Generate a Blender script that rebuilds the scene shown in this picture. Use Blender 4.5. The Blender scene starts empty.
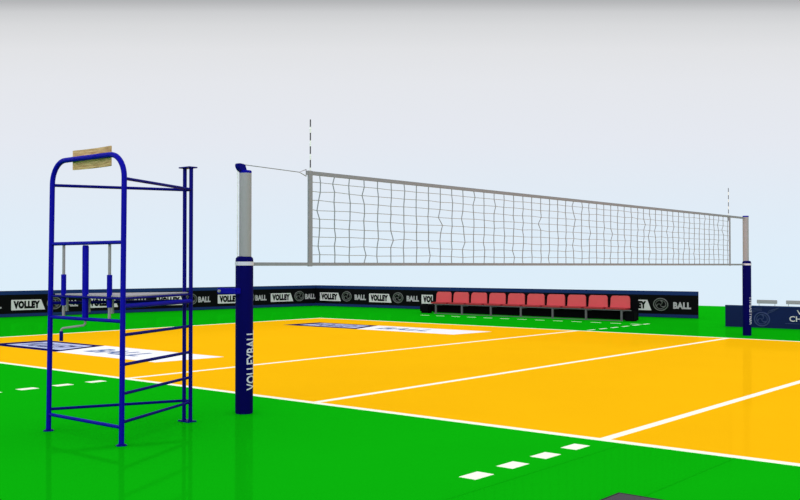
import bpy, bmesh, math, random
from mathutils import Vector, Matrix
random.seed(7)
scn = bpy.context.scene
COL = scn.collection
PI = math.pi

# ------------------------------------------------------------------ materials
def srgb(r, g, b):
    def f(c):
        c /= 255.0
        return c / 12.92 if c <= 0.04045 else ((c + 0.055) / 1.055) ** 2.4
    return (f(r), f(g), f(b), 1.0)

def mat(name, rgb, rough=0.5, spec=0.3, metal=0.0, noise=0.0, nscale=20.0):
    m = bpy.data.materials.new(name); m.use_nodes = True
    nt = m.node_tree; b = nt.nodes['Principled BSDF']
    b.inputs['Roughness'].default_value = rough
    b.inputs['Specular IOR Level'].default_value = spec
    b.inputs['Metallic'].default_value = metal
    c = srgb(*rgb)
    if noise > 0:
        tc = nt.nodes.new('ShaderNodeTexCoord'); n = nt.nodes.new('ShaderNodeTexNoise')
        n.inputs['Scale'].default_value = nscale
        mx = nt.nodes.new('ShaderNodeMix'); mx.data_type = 'RGBA'
        mx.inputs[6].default_value = tuple(x * (1 - noise) for x in c[:3]) + (1,)
        mx.inputs[7].default_value = tuple(min(1, x * (1 + noise)) for x in c[:3]) + (1,)
        nt.links.new(tc.outputs['Object'], n.inputs['Vector'])
        nt.links.new(n.outputs['Fac'], mx.inputs[0])
        nt.links.new(mx.outputs[2], b.inputs['Base Color'])
    else:
        b.inputs['Base Color'].default_value = c
    return m

def sport_floor(name, rgb, gloss_rgb, fac=0.13, noise=0.05, nscale=0.6):
    """smooth vinyl sports flooring: coloured body with a weak tinted sheen"""
    m = bpy.data.materials.new(name); m.use_nodes = True
    nt = m.node_tree; nt.nodes.clear()
    out = nt.nodes.new('ShaderNodeOutputMaterial')
    d = nt.nodes.new('ShaderNodeBsdfDiffuse'); g = nt.nodes.new('ShaderNodeBsdfGlossy')
    g.inputs['Roughness'].default_value = 0.06
    g.inputs['Color'].default_value = srgb(*gloss_rgb)
    mix = nt.nodes.new('ShaderNodeMixShader'); mix.inputs[0].default_value = fac
    tc = nt.nodes.new('ShaderNodeTexCoord'); n = nt.nodes.new('ShaderNodeTexNoise')
    n.inputs['Scale'].default_value = nscale; n.inputs['Detail'].default_value = 3
    mx = nt.nodes.new('ShaderNodeMix'); mx.data_type = 'RGBA'
    c = srgb(*rgb)
    mx.inputs[6].default_value = tuple(x * (1 - noise) for x in c[:3]) + (1,)
    mx.inputs[7].default_value = tuple(min(1, x * (1 + noise)) for x in c[:3]) + (1,)
    nt.links.new(tc.outputs['Object'], n.inputs['Vector'])
    nt.links.new(n.outputs['Fac'], mx.inputs[0])
    nt.links.new(mx.outputs[2], d.inputs['Color'])
    nt.links.new(d.outputs[0], mix.inputs[1]); nt.links.new(g.outputs[0], mix.inputs[2])
    nt.links.new(mix.outputs[0], out.inputs['Surface'])
    return m

def wood_mat():
    m = bpy.data.materials.new('pale_wood'); m.use_nodes = True
    nt = m.node_tree; b = nt.nodes['Principled BSDF']
    b.inputs['Roughness'].default_value = 0.55; b.inputs['Specular IOR Level'].default_value = 0.2
    tc = nt.nodes.new('ShaderNodeTexCoord'); mp = nt.nodes.new('ShaderNodeMapping')
    mp.inputs['Scale'].default_value = (3.0, 6.0, 34.0)
    n = nt.nodes.new('ShaderNodeTexNoise'); n.inputs['Scale'].default_value = 2.2; n.inputs['Detail'].default_value = 4
    r = nt.nodes.new('ShaderNodeValToRGB')
    r.color_ramp.elements[0].position = 0.32; r.color_ramp.elements[0].color = srgb(156, 116, 74)
    r.color_ramp.elements[1].position = 0.66; r.color_ramp.elements[1].color = srgb(208, 174, 128)
    nt.links.new(tc.outputs['Object'], mp.inputs['Vector']); nt.links.new(mp.outputs[0], n.inputs['Vector'])
    nt.links.new(n.outputs['Fac'], r.inputs['Fac']); nt.links.new(r.outputs[0], b.inputs['Base Color'])
    return m

M = dict(
    green=sport_floor('green_court_vinyl', (10, 176, 12), (16, 190, 20), 0.16),
    orange=sport_floor('orange_court_vinyl', (255, 189, 12), (255, 190, 30), 0.10),
    line=sport_floor('white_line_paint', (255, 255, 240), (255, 255, 245), 0.06, 0.01),
    seam=sport_floor('green_seam', (10, 170, 12), (14, 182, 18), 0.16),
    pnavy=sport_floor('navy_court_print', (14, 18, 88), (40, 50, 130), 0.05, 0.02),
    plav=sport_floor('lavender_court_print', (186, 194, 232), (200, 205, 235), 0.08, 0.06),
    pblue=sport_floor('faded_blue_court_print', (104, 124, 172), (200, 205, 235), 0.08, 0.15, 5),
    pwhite=sport_floor('white_court_print', (250, 250, 255), (250, 250, 255), 0.08, 0.01),
    blue=mat('blue_enamel', (1, 0, 150), 0.5, 0.06, noise=0.05),
    navy=mat('navy_padding', (2, 1, 82), 0.7, 0.04, noise=0.08),
    dnavy=mat('dark_blue_enamel', (1, 0, 112), 0.5, 0.06, noise=0.04),
    alu=mat('brushed_aluminium', (148, 144, 154), 0.5, 0.15, 0.0, noise=0.05, nscale=60),
    steel=mat('dull_steel', (140, 134, 144), 0.5, 0.15, noise=0.05),
    rail=mat('bench_grey_steel', (92, 88, 96), 0.5, 0.15, noise=0.05),
    band=mat('grey_net_tape', (136, 136, 148), 0.8, 0.1, noise=0.05, nscale=40),
    cordv=mat('grey_net_cord', (132, 135, 148), 0.8, 0.1, noise=0.05),
    cordh=mat('light_net_cord', (162, 166, 180), 0.8, 0.1, noise=0.05),
    white=mat('white_cord', (232, 226, 238), 0.7, 0.1, noise=0.02),
    lett=mat('pale_lettering', (198, 192, 216), 0.6, 0.2, noise=0.03),
    black=mat('board_black', (5, 5, 8), 0.6, 0.05, noise=0.1),
    strip=mat('board_navy_strip', (22, 44, 96), 0.6, 0.06, noise=0.06),
    tnavy=mat('table_front_navy', (15, 28, 72), 0.6, 0.05, noise=0.22, nscale=1.4),
    plate=mat('sign_grey_white', (200, 192, 202), 0.6, 0.2, noise=0.03),
    emblem=mat('emblem_grey', (96, 96, 98), 0.6, 0.1, noise=0.05),
    sign=mat('sign_text_grey', (166, 158, 170), 0.6, 0.2, noise=0.04),
    faint=mat('faint_blue_print', (46, 58, 104), 0.6, 0.2, noise=0.1),
    red=mat('red_seat_plastic', (198, 72, 80), 0.45, 0.25, noise=0.07, nscale=5),
    dred=mat('dark_red_plastic', (160, 46, 54), 0.5, 0.2, noise=0.05),
    skirt=mat('bench_black', (6, 5, 10), 0.8, 0.04, noise=0.1),
    chair=mat('grey_chair_plastic', (154, 152, 160), 0.6, 0.2, noise=0.04),
    rubber=mat('dark_grey_rubber', (72, 68, 76), 0.8, 0.15, noise=0.12, nscale=50),
    rim=mat('black_rim', (22, 18, 24), 0.7, 0.15, noise=0.1),
    dark=mat('antenna_dark', (70, 66, 74), 0.6, 0.2, noise=0.03),
    awhite=mat('antenna_white', (228, 228, 232), 0.6, 0.2, noise=0.03),
    wood=wood_mat(),
)

# ------------------------------------------------------------------ mesh helpers
def obj(name, bm, material, parent=None, smooth=False):
    me = bpy.data.meshes.new(name)
    bmesh.ops.recalc_face_normals(bm, faces=bm.faces[:])
    bm.to_mesh(me); bm.free()
    for m in (material if isinstance(material, (list, tuple)) else [material]):
        me.materials.append(m)
    if smooth:
        for p in me.polygons: p.use_smooth = True
        try: me.set_sharp_from_angle(angle=math.radians(40))
        except Exception: pass
    o = bpy.data.objects.new(name, me); COL.objects.link(o)
    if parent is not None: o.parent = parent
    return o

def tag(o, label, cat, group=None):
    o['label'] = label; o['category'] = cat
    if group: o['group'] = group
    return o

def thing(name, label, cat, loc=(0, 0, 0), rotz=0.0, group=None):
    o = bpy.data.objects.new(name, None); COL.objects.link(o)
    o.location = loc; o.rotation_euler = (0, 0, rotz); o.empty_display_size = 0.2
    return tag(o, label, cat, group)

def bx(bm, x0, x1, y0, y1, z0, z1, bevel=0.0, mi=0):
    vs = [bm.verts.new((x, y, z)) for x in (x0, x1) for y in (y0, y1) for z in (z0, z1)]
    fs = [bm.faces.new([vs[i] for i in q]) for q in ((0, 1, 3, 2), (4, 6, 7, 5), (0, 4, 5, 1), (2, 3, 7, 6), (0, 2, 6, 4), (1, 5, 7, 3))]
    for f in fs: f.material_index = mi
    if bevel > 0:
        es = list({e for f in fs for e in f.edges})
        bmesh.ops.bevel(bm, geom=es, offset=bevel, segments=2, affect='EDGES')

def tube(bm, pts, r, n=12, mi=0, closed=False):
    pts = [Vector(p) for p in pts]; k = len(pts)
    rad = r if isinstance(r, (list, tuple)) else [r] * k
    rings = []; up = None
    for i, p in enumerate(pts):
        if closed: t = (pts[(i + 1) % k] - pts[i - 1]).normalized()
        elif i == 0: t = (pts[1] - p).normalized()
        elif i == k - 1: t = (p - pts[-2]).normalized()
        else: t = ((pts[i + 1] - p).normalized() + (p - pts[i - 1]).normalized()).normalized()
        if up is None:
            a = Vector((0, 0, 1)) if abs(t.z) < 0.9 else Vector((1, 0, 0))
            up = (a - t * a.dot(t)).normalized()
        else:
            up = (up - t * up.dot(t)).normalized()
        s = t.cross(up)
        rings.append([bm.verts.new(p + (up * math.cos(2 * PI * j / n) + s * math.sin(2 * PI * j / n)) * rad[i]) for j in range(n)])
    m = k if closed else k - 1
    for i in range(m):
        a, b = rings[i], rings[(i + 1) % k]
        for j in range(n):
            f = bm.faces.new((a[j], a[(j + 1) % n], b[(j + 1) % n], b[j])); f.material_index = mi
    if not closed:
        for q in (rings[0][::-1], rings[-1]):
            f = bm.faces.new(q); f.material_index = mi

def lathe(bm, prof, c=(0, 0, 0), n=28):
    rings = []
    for (r, z) in prof:
        rings.append([bm.verts.new((c[0] + r * math.cos(2 * PI * j / n), c[1] + r * math.sin(2 * PI * j / n), c[2] + z)) for j in range(n)])
    for a, b in zip(rings, rings[1:]):
        for j in range(n): bm.faces.new((a[j], a[(j + 1) % n], b[(j + 1) % n], b[j]))
    bm.faces.new(rings[0][::-1]); bm.faces.new(rings[-1])

def prism(bm, poly, axis, a, b):
    """extrude a 2-D polygon: axis 'y' -> poly in (x,z), 'z' -> poly in (x,y)"""
    def P(u, v, w): return (u, w, v) if axis == 'y' else (u, v, w)
    A = [bm.verts.new(P(u, v, a)) for u, v in poly]; B = [bm.verts.new(P(u, v, b)) for u, v in poly]
    bm.faces.new(A); bm.faces.new(B[::-1])
    k = len(poly)
    for i in range(k): bm.faces.new((A[i], B[i], B[(i + 1) % k], A[(i + 1) % k]))

def fillet(p0, p1, p2, r, n=10):
    """arc that rounds the corner p1"""
    p0, p1, p2 = map(Vector, (p0, p1, p2))
    d0 = (p0 - p1).normalized(); d2 = (p2 - p1).normalized()
    ang = d0.angle(d2); L = r / math.tan(ang / 2)
    a = p1 + d0 * L; c = p1 + (d0 + d2).normalized() * (r / math.sin(ang / 2)); b = p1 + d2 * L
    va, vb = a - c, b - c; w = va.angle(vb)
    return [c + (va * math.sin((1 - i / n) * w) + vb * math.sin(i / n * w)) / math.sin(w) for i in range(n + 1)]

def text_bm(body, width, height, bold=0.02, depth=0.5, pad=1.0):
    """lettering scaled into a box width x height in the XY plane, origin lower left; returns a bmesh"""
    cu = bpy.data.curves.new('lettering_curve', 'FONT'); cu.body = body
    cu.offset = bold; cu.extrude = depth; cu.resolution_u = 3; cu.space_character = pad
    o = bpy.data.objects.new('lettering_curve', cu); COL.objects.link(o)
    bpy.context.view_layer.update()
    dg = bpy.context.evaluated_depsgraph_get()
    me = bpy.data.meshes.new_from_object(o.evaluated_get(dg))
    bpy.data.objects.remove(o); bpy.data.curves.remove(cu)
    bm = bmesh.new(); bm.from_mesh(me); bpy.data.meshes.remove(me)
    xs = [v.co.x for v in bm.verts]; ys = [v.co.y for v in bm.verts]
    x0, x1, y0, y1 = min(xs), max(xs), min(ys), max(ys)
    for v in bm.verts:
        v.co.x = (v.co.x - x0) / (x1 - x0) * width
        v.co.y = (v.co.y - y0) / (y1 - y0) * height
        v.co.z = 0.5 + v.co.z / (2 * depth)          # 0 .. 1 through the thickness
    bmesh.ops.remove_doubles(bm, verts=bm.verts[:], dist=1e-6)
    return bm

def upright(bm, x, z, y, t):
    """lettering from XY onto a vertical face at local y, t thick towards -y"""
    for v in bm.verts: v.co = Vector((x + v.co.x, y - t * v.co.z, z + v.co.y))
    return bm

# ------------------------------------------------------------------ setting: floor and markings
W = 11.70; HL = 11.37; ATT = 3.38; LW = 0.094
bm = bmesh.new(); bx(bm, -20.5, 32, -22, 26.25, -0.06, 0.0)
floor = obj('floor', bm, M['green']); floor['kind'] = 'structure'

def flat(name, polys, m, z0, z1, parent=floor):
    bm = bmesh.new()
    for p in polys: prism(bm, p, 'z', z0, z1)
    return obj(name, bm, m, parent)
def rect(x0, x1, y0, y1): return [(x0, y0), (x1, y0), (x1, y1), (x0, y1)]

flat('court_surface', [rect(-HL, HL, 0, W)], M['orange'], 0, 0.0012)
h = LW / 2
flat('sideline', [rect(-HL - h, HL + h, -h, h)], M['line'], 0.0, 0.0030)
flat('sideline', [rect(-HL - h, HL + h, W - h, W + h)], M['line'], 0.0, 0.0030)
flat('end_line', [rect(-HL - h, -HL + h, h, W - h)], M['line'], 0.0, 0.0030)
flat('end_line', [rect(HL - h, HL + h, h, W - h)], M['line'], 0.0, 0.0030)
flat('center_line', [rect(-h, h, h, W - h)], M['line'], 0.0, 0.0030)
flat('attack_line', [rect(-ATT - h, -ATT + h, h, W - h)], M['line'], 0.0, 0.0030)
flat('attack_line', [rect(ATT - h, ATT + h, h, W - h)], M['line'], 0.0, 0.0030)
for s in (-1, 1):
    for k in range(4):
        y = -1.79 + 0.457 * k
        xd = 3.36 if s > 0 else -3.40
        flat('line_dash', [rect(xd - 0.07, xd + 0.07, y - 0.11, y + 0.11)], M['line'], 0, 0.0025)
for k in range(6):
    y = 12.1 + 0.56 * k
    flat('line_dash', [rect(-3.31, -3.24, y - 0.15, y + 0.15)], M['line'], 0, 0.0025)
for k in range(13):
    x = -10.05 + 0.55 * k
    flat('line_dash', [rect(x - 0.14, x + 0.14, 14.67, 14.725)], M['line'], 0, 0.0025)
flat('floor_seam', [rect(3.600, 3.610, -6, -h)], M['seam'], 0, 0.0012)
flat('floor_seam', [rect(4.505, 4.517, -6, -h)], M['seam'], 0, 0.0012)

def court_logo(y0, y1):
    xl = -9.95
    navy = [(xl, y0), (-7.56, y0), (-7.98, y1), (xl, y1)]
    t = 0.17
    lav = [(xl + 2 * t, y0 + t * 1.35), (-7.62 - t, y0 + t * 1.35), (-7.92 - t, y1 - t), (xl + 2 * t, y1 - t)]
    wht = [(-7.545, y0), (-4.80, y0), (-4.68, y1), (-7.965, y1)]
    f = flat('court_logo', [navy], M['pnavy'], 0.0, 0.0022)
    flat('logo_panel', [lav], M['plav'], 0.0, 0.0030, f)
    f2 = flat('court_logo', [wht], M['pwhite'], 0.0, 0.0022)
    hh = y1 - y0
    for body, x, w, m, par in (('VOLLEY', -9.46, 1.38, M['pnavy'], f), ('BALL', -7.30, 1.45, M['pblue'], f2)):
        b = text_bm(body, w, hh * 0.42)
        for v in b.verts: v.co = Vector((x + v.co.x, y0 + hh * 0.29 + v.co.y, 0.0008 + 0.003 * v.co.z))
        obj('logo_lettering', b, m, par)
court_logo(1.49, 2.71)
court_logo(8.97, 10.22)

# ------------------------------------------------------------------ umpire stand
us = thing('umpire_stand', 'tall blue tubular umpire stand with ladder rungs and a curved wooden back board', 'umpire stand', (0, 0, 0))
AX, BX, FY, TY = -0.577, 0.518, -2.71, -2.69        # front legs; the arch leans back a little
bm = bmesh.new()
A0 = (AX, FY, 0.008); B0 = (BX, FY, 0.008); AT = (-0.567, TY, 2.367); BT = (0.513, TY, 2.367)
tube(bm, [A0] + fillet(A0, AT, BT, 0.20) + fillet(AT, BT, B0, 0.20) + [B0], 0.0225, 16)
obj('arched_frame', bm, M['blue'], us, True)
def at(zz, side):
    t = zz / 2.367
    a, b = ((AX, FY), (-0.567, TY)) if side < 0 else ((BX, FY), (0.513, TY))
    return Vector((a[0] + (b[0] - a[0]) * t, a[1] + (b[1] - a[1]) * t, zz))
def foot(x, y, r=0.045):
    bm = bmesh.new(); lathe(bm, [(r, 0.0), (r, 0.006), (r * 0.75, 0.012), (0.026, 0.016)], (x, y, 0)); obj('foot_plate', bm, M['dnavy'], us, True)
foot(AX, FY); foot(BX, FY)
CX = (-0.092, 0.002); CY = -1.617
for x in CX:
    bm = bmesh.new(); tube(bm, [(x, CY, 0.012), (x, CY, 2.36)], 0.0185, 16); obj('rear_post', bm, M['dnavy'], us, True)
bm = bmesh.new(); bx(bm, -0.125, 0.035, CY - 0.05, CY + 0.05, 0.0, 0.012, 0.003); obj('foot_plate', bm, M['dnavy'], us)
bm = bmesh.new(); bx(bm, -0.125, 0.035, CY - 0.05, CY + 0.05, 2.36, 2.372, 0.003); obj('top_plate', bm, M['dnavy'], us)
def bar(name, p, q, r=0.0135, m='dnavy'):
    bm = bmesh.new(); tube(bm, [p, q], r, 12); return obj(name, bm, M[m], us, True)
for zz in (0.146, 1.0, 1.642):
    bar('cross_bar', at(zz, -1), at(zz, 1), 0.0155, 'blue')
for z0 in (0.19, 2.16):
    bar('side_bar', at(z0, -1), (CX[0], CY, z0))
bar('side_bar', at(2.16, 1), (CX[1], CY, 2.16))
bar('tie_bar', (CX[0], CY, 2.16), (CX[1], CY, 2.16), 0.016); bar('tie_bar', (CX[0], CY, 0.19), (CX[1], CY, 0.19), 0.016)
for zz in (0.186, 0.415, 0.65, 0.89):
    bar('ladder_rung', at(zz, 1), (CX[1], CY, zz))
# standing platform: light plate in a blue rail
zp = 1.205
a, b = at(zp, -1), at(zp, 1)
bm = bmesh.new(); prism(bm, [(a.x + 0.02, a.y + 0.03), (b.x - 0.02, b.y + 0.03), (0.0, CY - 0.03), (-0.09, CY - 0.03)], 'z', zp - 0.010, zp)
pf = obj('platform', bm, M['chair'], us)
for z, r, m, sides in ((1.184, 0.010, 'dnavy', 'abc'), (1.122, 0.021, 'blue', 'b'), (1.122, 0.014, 'dnavy', 'c')):
    for p, q, k in ((at(z, -1), at(z, 1), 'a'), (at(z, 1), Vector((CX[1], CY, z)), 'b'), (at(z, -1), Vector((CX[0], CY, z)), 'c')):
        if k in sides:
            bm = bmesh.new(); tube(bm, [p, q], r, 12); obj('platform_rail', bm, M[m], pf, True)
for x in (-0.49, -0.145, 0.205):
    bm = bmesh.new(); tube(bm, [(x, FY + 0.12, 1.185), (x, FY + 0.12, 1.05)], 0.013, 10); obj('platform_strut', bm, M['steel'], pf, True)
# raising gear in the front frame
for x in (-0.413, 0.281):
    y = FY + 0.04
    bm = bmesh.new(); tube(bm, [(x, y, 1.63), (x, y, 0.99)], 0.0125, 12); obj('guide_rod', bm, M['steel'], us, True)
    bm = bmesh.new(); tube(bm, [(x, y, 1.375), (x, y, 1.105)], 0.022, 14); obj('guide_sleeve', bm, M['blue'], us, True)
cx = -0.074; cy = FY + 0.04
bm = bmesh.new(); lathe(bm, [(0.020, 0.995), (0.027, 1.0), (0.027, 1.61), (0.022, 1.625)], (cx, cy, 0), 18); obj('jack_tube', bm, M['blue'], us, True)
bm = bmesh.new()
c0 = (cx, cy, 1.0); c1 = (cx, cy, 0.945); c2 = (-0.297, cy - 0.09, 0.912); c3 = (-0.297, cy - 0.09, 0.815)
tube(bm, [c0] + fillet(c0, c1, c2, 0.025, 5) + fillet(c1, c2, c3, 0.025, 5) + [c3], 0.010, 10)
cr = obj('crank_handle', bm, M['steel'], us, True)
bm = bmesh.new(); lathe(bm, [(0.013, 0.805), (0.016, 0.81), (0.016, 0.885), (0.013, 0.89)], (c3[0], c3[1], 0), 14); obj('grip', bm, M['dnavy'], cr, True)
# wooden back board, gently curved, on the inside of the arch
bm = bmesh.new()
N = 12; x0, x1 = -0.294, 0.276; y0 = TY + 0.026
F = []; Bk = []
for i in range(N + 1):
    t = i / N; x = x0 + (x1 - x0) * t; y = y0 + 0.035 * (1 - (2 * t - 1) ** 2) * 0.6
    F.append((x, y)); Bk.append((x, y + 0.014))
prism(bm, F + Bk[::-1], 'z', 2.280, 2.448)
bmesh.ops.bevel(bm, geom=bm.edges[:], offset=0.0025, segments=1, affect='EDGES')
bk = obj('back_board', bm, M['wood'], us)
for x in (-0.2, 0.12):
    bm = bmesh.new(); tube(bm, [(x, TY - 0.026, 2.367), (x, TY + 0.05, 2.367)], 0.008, 10); obj('bolt', bm, M['blue'], bk, True)

# ------------------------------------------------------------------ net posts
def net_post(px, y, ptop, po, label, face, detail):
    """ptop: height of the pole; face: direction (radians) the lettering faces"""
    p = thing('net_post', label, 'net post', (px, y, 0), 0, 'posts holding the volleyball net')
    bm = bmesh.new()
    lathe(bm, [(0.081, 0.0), (0.087, 0.012), (0.087, 1.505), (0.084, 1.525), (0.066, 1.542), (0.050, 1.545)], n=32)
    pad = obj('post_pad', bm, M['navy'], p, True)
    R = 0.0885
    b = text_bm('VOLLEYBALL', 0.585, 0.112, 0.012)
    for k in range(1, 12):
        geom = b.verts[:] + b.edges[:] + b.faces[:]
        bmesh.ops.bisect_plane(b, geom=geom, plane_co=(0, 0.112 * k / 12, 0), plane_no=(0, 1, 0))
    for v in b.verts:                                   # reads upward, tops of the letters to the viewer's left
        ang = face - (v.co.y - 0.056) / R
        r = 0.0865 + 0.0025 * v.co.z
        v.co = Vector((r * math.cos(ang), r * math.sin(ang), 0.232 + v.co.x))
    obj('lettering', b, M['lett'], pad)
    bm = bmesh.new(); lathe(bm, [(0.060, 1.54), (0.060, ptop)], (po, 0, 0), n=28); obj('inner_pole', bm, M['alu'], p, True)
    bm = bmesh.new(); lathe(bm, [(0.060, ptop - 0.002), (0.061, ptop + 0.002), (0.061, ptop + 0.02), (0.054, ptop + 0.025)], (po, 0, 0), n=28); cap = obj('pole_cap', bm, M['blue'], p, True)
    if detail:
        bm = bmesh.new()
        prism(bm, [(-0.085, 2.388), (-0.06, 2.372), (0.03, 2.372), (0.03, 2.386), (0.0, 2.392), (-0.004, 2.436), (-0.02, 2.450), (-0.085, 2.455), (-0.105, 2.448), (-0.105, 2.42)], 'y', -0.026, 0.026)
        bmesh.ops.bevel(bm, geom=bm.edges[:], offset=0.005, segments=2, affect='EDGES')
        bmesh.ops.rotate(bm, verts=bm.verts[:], cent=(0, 0, 0), matrix=Matrix.Rotation(PI / 2, 3, 'Z'))
        obj('pulley_block', bm, M['dnavy'], cap, True)
        bm = bmesh.new()
        bx(bm, -0.25, 0.04, -0.140, -0.075, 1.172, 1.232, 0.008); wb = obj('winch_box', bm, M['blue'], p)
        bm = bmesh.new(); tube(bm, [(-0.2, -0.135, 1.2), (-0.2, -0.16, 1.2)], 0.014, 12); obj('winch_shaft', bm, M['steel'], wb, True)
        bm = bmesh.new(); tube(bm, [(-0.022, -0.070, 2.40), (-0.022, -0.070, 1.54)], 0.006, 8); obj('hanging_cord', bm, M['white'], p, True)
    return p
np_ = net_post(-0.020, -0.945, 2.364, 0.012, 'navy padded net post with winch box standing beside the umpire stand', math.radians(10), True)
fp_ = net_post(0.025, 12.645, 2.452, -0.018, 'far navy padded net post in front of the low championship board', math.radians(-2), False)

# ------------------------------------------------------------------ net
net = thing('volleyball_net', 'long white mesh volleyball net with grey tapes stretched across the orange court', 'net', (0, 5.85, 1.46))
def nobj(name, bm, m, smooth=False, parent=net):
    bmesh.ops.translate(bm, verts=bm.verts[:], vec=(0, -5.85, -1.46))
    o = obj(name, bm, m, parent, smooth); return o
Y0, Y1 = -0.055, 11.785; ZB, ZT = 1.466, 2.429
bm = bmesh.new(); bx(bm, -0.007, 0.007, Y0 - 0.06, 12.595, ZT - 0.021, ZT + 0.021, 0.003)
nobj('top_tape', bm, M['band'])
bm = bmesh.new(); bx(bm, -0.007, 0.007, -0.862, 12.562, ZB - 0.017, ZB + 0.017, 0.003)
nobj('bottom_tape', bm, M['band'])
for y, sw in ((Y0, 0.032), (Y1, 0.022)):
    bm = bmesh.new(); bx(bm, -0.009, 0.009, y - sw, y + sw, ZB - 0.024, ZT + 0.024, 0.003); nobj('side_tape', bm, M['band'])
bm = bmesh.new()
zs = [ZB + (ZT - ZB) * i / 10 for i in range(11)]
ncol = 51; wob = {}
for i in range(1, ncol):
    y = 0.087 + 0.2365 * (i - 1)
    pts = []
    for j, z in enumerate(zs):
        dx = random.gauss(0, 0.015 if random.random() < 0.25 else 0.004) if 0 < j < 10 else 0
        wob[(i, j)] = (dx * 0.5, y + dx, z + (random.gauss(0, 0.004) if 0 < j < 10 else 0))
        pts.append(wob[(i, j)])
    tube(bm, pts, 0.0062, 5, 0)
for j in range(1, 10):
    pts = [(0, Y0, zs[j] + 0.002)] + [wob[(i, j)] for i in range(1, ncol)] + [(0, Y1, zs[j])]
    tube(bm, pts, 0.0038, 4, 1)
nobj('netting', bm, [M['cordv'], M['cordh']], True)
bm = bmesh.new(); tube(bm, [(-0.02, -0.96, 2.446), (0, -0.21, 2.426)], 0.0042, 8); nobj('tension_cord', bm, M['band'], True)
bm = bmesh.new(); tube(bm, [(0, -0.215, 2.426), (0, -0.115, 2.462), (0, -0.115, 2.392)], 0.006, 8, 0, True); nobj('corner_ring', bm, M['steel'], True)
for xx, yy in ((-0.020, -0.945), (0.025, 12.645)):
    bm = bmesh.new(); n = 32
    rings = []
    for (r, z) in ((0.0875, -0.019), (0.0925, -0.019), (0.0925, 0.019), (0.0875, 0.019)):
        rings.append([bm.verts.new((xx + r * math.cos(2 * PI * j / n), yy + r * math.sin(2 * PI * j / n), ZB + 0.005 + z)) for j in range(n)])
    for q in range(4):
        a_, b_ = rings[q], rings[(q + 1) % 4]
        for j in range(n): bm.faces.new((a_[j], a_[(j + 1) % n], b_[(j + 1) % n], b_[j]))
    nobj('post_strap', bm, M['lett'], True)

for y, lab in ((-0.035, 'thin striped antenna rising from the near end of the net beside the umpire stand'),
               (11.765, 'thin striped antenna rising from the far end of the net')):
    bm = bmesh.new(); z = 2.345; k = 0
    while z < 2.99:
        z2 = min(3.0, z + (0.082 if k % 2 == 0 else 0.062))
        tube(bm, [(-0.017, y, z), (-0.017, y, z2)], 0.0068, 10, k % 2); z = z2; k += 1
    o = obj('net_antenna', bm, [M['dark'], M['awhite']], None, True)
    tag(o, lab, 'antenna', 'antennas at the ends of the net')

# ------------------------------------------------------------------ advertising boards
H = 0.735
def emblem_bm(cxx, cz, rx, rz, y):
    bm = bmesh.new(); n = 36
    def ring(fx, fz, r): tube(bm, [(cxx + rx * fx * math.cos(2 * PI * j / n), y, cz + rz * fz * math.sin(2 * PI * j / n)) for j in range(n)], r, 6, 0, True)
    ring(1, 1, 0.017); ring(0.72, 0.72, 0.010)
    for k in range(3):
        a0 = k * 2 * PI / 3 + 0.3
        for q in (0.0, 0.30):
            pts = []
            for i in range(9):
                t = i / 8; rr = 0.70 * (q + (1 - q) * t); aa = a0 + q + 1.15 * t
                pts.append((cxx + rx * rr * math.cos(aa), y, cz + rz * rr * math.sin(aa)))
            tube(bm, pts, 0.010, 6)
    return bm

def ad_board(label, start, end, panels, length, ball, xs=0.0):
    d = Vector(end) - Vector(start)
    t = thing('advertising_board', label, 'advertising board', (start[0], start[1], 0), math.atan2(d.y, d.x))
    L = length
    bm = bmesh.new(); bx(bm, xs, L, 0, 0.06, 0, H, 0.004); obj('panel', bm, M['black'], t)
    bm = bmesh.new(); bx(bm, max(xs, 0), L, -0.006, 0.002, H - 0.108, H - 0.004); obj('top_strip', bm, M['strip'], t)
    bm = bmesh.new(); bx(bm, 0, L, -0.006, 0.002, 0.012, 0.095); obj('bottom_strip', bm, M['strip'], t)
    for s in panels:
        z0, z1 = 0.19, 0.48
        bm = bmesh.new()
        prism(bm, [(s, z0), (s + 0.97, z0), (s + 0.85, z1), (s, z1)], 'y', -0.005, 0.002)
        pl = obj('sign_plate', bm, M['plate'], t)
        obj('lettering', upright(text_bm('VOLLEY', 0.76, 0.22, 0.08, pad=1.12), s + 0.06, z0 + 0.04, -0.0045, 0.004), M['black'], pl)
        if s + 1.50 < L: obj('emblem', emblem_bm(s + 1.24, 0.36, 0.205, 0.165, -0.004), M['emblem'], t, True)
        if s + 1.96 < L: obj('lettering', upright(text_bm('BALL', ball[1], 0.185, 0.045, pad=1.05), s + ball[0], 0.25, 0.001, 0.006), M['sign'], t)
    return t
KX = (-17.1, 17.35)
dR = (Vector((-3.2, 18.05)) - Vector(KX)); LR = dR.length
ad_board('long black sponsor board with navy edges standing behind the row of red seats', KX, (-3.2, 18.05),
         [0.19, 2.43, 4.64, 6.95, 9.27, 11.57], LR - 0.06, (1.60, 0.50), -0.05)
dL = (Vector(KX) - Vector((-18.35, 6.0))).normalized()
LL = 15.8; s0 = Vector(KX) - dL * LL
ad_board('long black sponsor board with navy edges running behind the umpire stand to the corner', tuple(s0), KX,
         [LL - t for t in (13.15, 10.92, 8.66, 6.38, 4.14, 2.0)], LL - 0.012, (1.50, 0.46))

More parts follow.
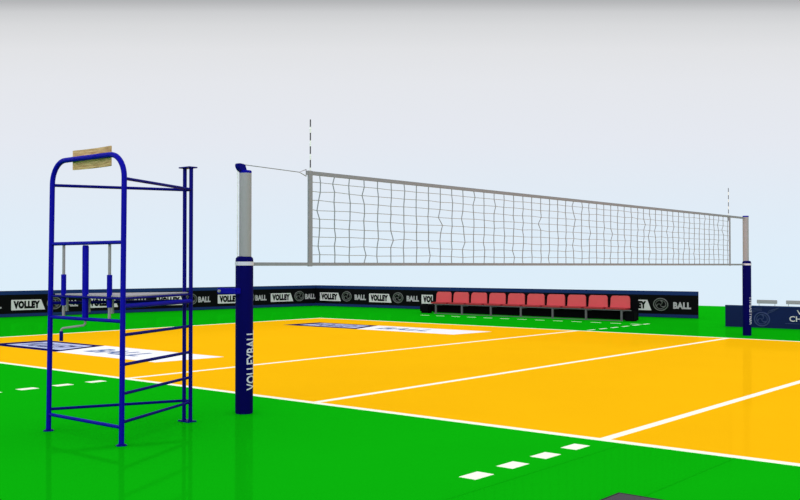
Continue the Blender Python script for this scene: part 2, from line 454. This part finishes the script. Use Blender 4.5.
# low navy board with championship lettering
lb = thing('championship_board', 'low navy board with championship lettering beyond the far net post', 'advertising board', (-1.434, 15.25, 0), math.atan2(0.03, 1.7))
bm = bmesh.new(); bx(bm, 0, 6.6, 0, 0.05, 0, 0.512, 0.004); obj('panel', bm, M['tnavy'], lb)
bm = bmesh.new(); bx(bm, 0.002, 6.598, -0.005, 0.002, 0.485, 0.508); obj('top_edge', bm, M['strip'], lb)
obj('lettering', upright(text_bm('VOLLEYBALL', 1.08, 0.105, 0.01), 1.64, 0.33, 0.001, 0.005), M['plate'], lb)
obj('lettering', upright(text_bm('CHAMPIONSHIP', 1.40, 0.125, 0.012), 1.475, 0.17, 0.001, 0.005), M['plate'], lb)
bm = bmesh.new(); bx(bm, 1.38, 3.2, -0.004, 0.002, 0.118, 0.128); obj('underline', bm, M['faint'], lb)
bm = emblem_bm(0.86, 0.20, 0.17, 0.155, -0.002)
for k in range(3):
    tube(bm, [(0.95 + 0.05 * k, -0.002, 0.30 + 0.03 * k), (1.03 + 0.05 * k, -0.002, 0.40), (1.16 + 0.04 * k, -0.002, 0.45 + 0.012 * k)], 0.007, 6)
    tube(bm, [(0.60, -0.002, 0.34 + 0.04 * k), (0.72, -0.002, 0.39 + 0.03 * k), (0.86, -0.002, 0.40 + 0.03 * k)], 0.006, 6)
obj('ball_print', bm, M['faint'], lb, True)

# ------------------------------------------------------------------ chairs behind the low board
def side_chair(loc, label):
    t = thing('spectator_chair', label, 'chair', loc, 0, 'grey chairs behind the low navy board')
    bm = bmesh.new(); bx(bm, -0.23, 0.23, -0.20, 0.20, 0.27, 0.295, 0.008); obj('seat', bm, M['chair'], t)
    bm = bmesh.new(); bx(bm, -0.245, 0.245, -0.215, -0.190, 0.515, 0.605, 0.008); obj('backrest', bm, M['chair'], t)
    for sx in (-1, 1):
        bm = bmesh.new(); tube(bm, [(sx * 0.19, -0.195, 0.285), (sx * 0.19, -0.203, 0.54)], 0.006, 8); obj('back_stay', bm, M['chair'], t, True)
        for sy in (-1, 1):
            bm = bmesh.new(); tube(bm, [(sx * 0.21, sy * 0.18, 0.0), (sx * 0.19, sy * 0.17, 0.275)], 0.011, 8); obj('leg', bm, M['steel'], t, True)
    return t
side_chair((-0.885, 16.72, 0), 'grey chair whose backrest shows above the navy board just right of the far post')
side_chair((-0.185, 16.72, 0), 'grey chair whose backrest shows above the navy board, cut by the right edge')

# ------------------------------------------------------------------ team bench
tb = thing('team_bench', 'team bench of ten red seats on a grey steel frame before the sponsor board', 'bench', (-7.2, 15.75, 0), 0)
X0 = 7.2
bm = bmesh.new(); bx(bm, -10.42 + X0, -4.02 + X0, -0.17, -0.13, 0.273, 0.299, 0.004); obj('seat_rail', bm, M['rail'], tb)
bm = bmesh.new(); bx(bm, -10.42 + X0, -4.25 + X0, -0.17, -0.135, 0.0, 0.02, 0.004); obj('floor_rail', bm, M['rail'], tb)
for x in (-10.35, -9.39, -8.37, -7.36, -6.34, -5.32, -4.29):
    bm = bmesh.new(); bx(bm, x + X0 - 0.028, x + X0 + 0.028, -0.168, -0.132, 0.02, 0.275, 0.005); obj('leg', bm, M['rail'], tb)
    bm = bmesh.new(); bx(bm, x + X0 - 0.02, x + X0 + 0.02, -0.14, 0.22, 0.235, 0.265, 0.004); obj('bracket', bm, M['rail'], tb)
bm = bmesh.new(); bx(bm, -10.70 + X0, -3.98 + X0, 0.14, 0.20, 0.02, 0.66, 0.01); obj('back_panel', bm, M['skirt'], tb)
bm = bmesh.new(); bx(bm, -11.08 + X0, -10.68 + X0, -0.05, 0.20, 0.0, 0.27, 0.05); obj('end_box', bm, M['skirt'], tb)
bm = bmesh.new(); bx(bm, -4.24 + X0, -3.98 + X0, -0.10, 0.139, 0.0, 0.27, 0.02); obj('end_box', bm, M['skirt'], tb)
for k in range(10):
    xc = -10.24 + 0.643 * k + X0
    bm = bmesh.new(); bx(bm, xc - 0.285, xc + 0.285, -0.19, 0.10, 0.300, 0.345, 0.012); st = obj('seat', bm, M['dred'], tb)
    # backrest: rounded upper corners, dished front
    w0, w1, r = 0.270, 0.286, 0.07
    prof = [(-w1, 0.335), (w1, 0.335)]
    for (sx, a0) in ((1, 0), (-1, 1)):
        for i in range(6):
            a = (PI / 2) * i / 5 + a0 * PI / 2
            prof.append((sx * (w0 - r) + r * math.cos(a), 0.652 - r + r * math.sin(a)))
    bm = bmesh.new(); prism(bm, [(xc + u, v) for u, v in prof], 'y', 0.075, 0.115)
    bmesh.ops.bevel(bm, geom=bm.edges[:], offset=0.008, segments=2, affect='EDGES')
    for v in bm.verts:
        v.co.y += (v.co.z - 0.34) * 0.07
    obj('backrest', bm, M['red'], st, True)

# ------------------------------------------------------------------ dark mat at the front edge
mt = thing('floor_mat', 'dark grey mat with black rim on the green floor at the bottom edge', 'mat', (4.935, -2.194, 0), 0)
bm = bmesh.new(); bx(bm, -0.5, 0.5, -0.4, 0.4, 0.0, 0.05, 0.004); obj('rim', bm, M['rim'], mt)
bm = bmesh.new(); bx(bm, -0.472, 0.472, -0.362, 0.362, 0.045, 0.053); obj('pad', bm, M['rubber'], mt)

# ------------------------------------------------------------------ backdrop sky and light
w = bpy.data.worlds.new('World'); scn.world = w; w.use_nodes = True
nt = w.node_tree; nt.nodes.clear()
out = nt.nodes.new('ShaderNodeOutputWorld'); bg = nt.nodes.new('ShaderNodeBackground')
tc = nt.nodes.new('ShaderNodeTexCoord'); sp = nt.nodes.new('ShaderNodeSeparateXYZ')
dt = nt.nodes.new('ShaderNodeVectorMath'); dt.operation = 'DOT_PRODUCT'; dt.inputs[1].default_value = (-0.6383, 0.7698, 0.0)
ab = nt.nodes.new('ShaderNodeMath'); ab.operation = 'ABSOLUTE'; mxn = nt.nodes.new('ShaderNodeMath'); mxn.operation = 'MAXIMUM'; mxn.inputs[1].default_value = 0.5
dv = nt.nodes.new('ShaderNodeMath'); dv.operation = 'DIVIDE'
mr = nt.nodes.new('ShaderNodeMapRange'); mr.inputs['From Min'].default_value = -0.1; mr.inputs['From Max'].default_value = 0.3
nt.links.new(tc.outputs['Generated'], dt.inputs[0]); nt.links.new(dt.outputs['Value'], ab.inputs[0]); nt.links.new(ab.outputs[0], mxn.inputs[0])
nt.links.new(sp.outputs['Z'], dv.inputs[0]); nt.links.new(mxn.outputs[0], dv.inputs[1])
ramp = nt.nodes.new('ShaderNodeValToRGB'); cr_ = ramp.color_ramp
def P(z): return (z + 0.1) / 0.4
stops = [(-0.1, (220, 238, 250)), (0.0, (222, 238, 250)), (0.05, (224, 236, 247)), (0.13, (229, 233, 241)), (0.19, (229, 231, 236)),
         (0.225, (226, 227, 230)), (0.25, (217, 218, 220)), (0.264, (206, 207, 209)), (0.2755, (180, 181, 183)), (0.3, (168, 169, 171))]
while len(cr_.elements) < len(stops): cr_.elements.new(0.5)
for e, (z, c) in zip(cr_.elements, stops): e.position = P(z); e.color = srgb(*c)
nt.links.new(tc.outputs['Generated'], sp.inputs[0]); nt.links.new(dv.outputs[0], mr.inputs['Value'])
nt.links.new(mr.outputs[0], ramp.inputs[0]); nt.links.new(ramp.outputs[0], bg.inputs['Color'])
nt.links.new(bg.outputs[0], out.inputs['Surface'])

ld = bpy.data.lights.new('soft_daylight', 'SUN'); ld.energy = 1.8; ld.angle = PI; ld.color = (1, 1, 1)
lo = bpy.data.objects.new('soft_daylight', ld); COL.objects.link(lo); lo.location = (6, -6, 12)
lo.rotation_euler = (math.radians(22), math.radians(10), 0)

ld2 = bpy.data.lights.new('side_fill', 'SUN'); ld2.energy = 1.3; ld2.angle = math.radians(70); ld2.color = (1, 0.99, 1.0)  # fill lamp added on the camera side to light upright faces neutrally
lo2 = bpy.data.objects.new('side_fill', ld2); COL.objects.link(lo2); lo2.location = (10, -10, 6)
lo2.rotation_euler = (math.radians(76), 0, math.radians(34))

# ------------------------------------------------------------------ camera
cd = bpy.data.cameras.new('camera'); co = bpy.data.objects.new('camera', cd); COL.objects.link(co)
co.location = (7.2127, -7.2657, 1.4563)
co.rotation_euler = (PI / 2 + math.radians(0.8964), 0, math.radians(129.6645 - 90))
cd.sensor_fit = 'HORIZONTAL'; cd.sensor_width = 36; cd.lens = 43.296; cd.clip_end = 300
scn.camera = co
vs = scn.view_settings
vs.view_transform = 'Standard'; vs.look = 'None'; vs.gamma = 1.0; vs.exposure = 0.0; vs.use_curve_mapping = False
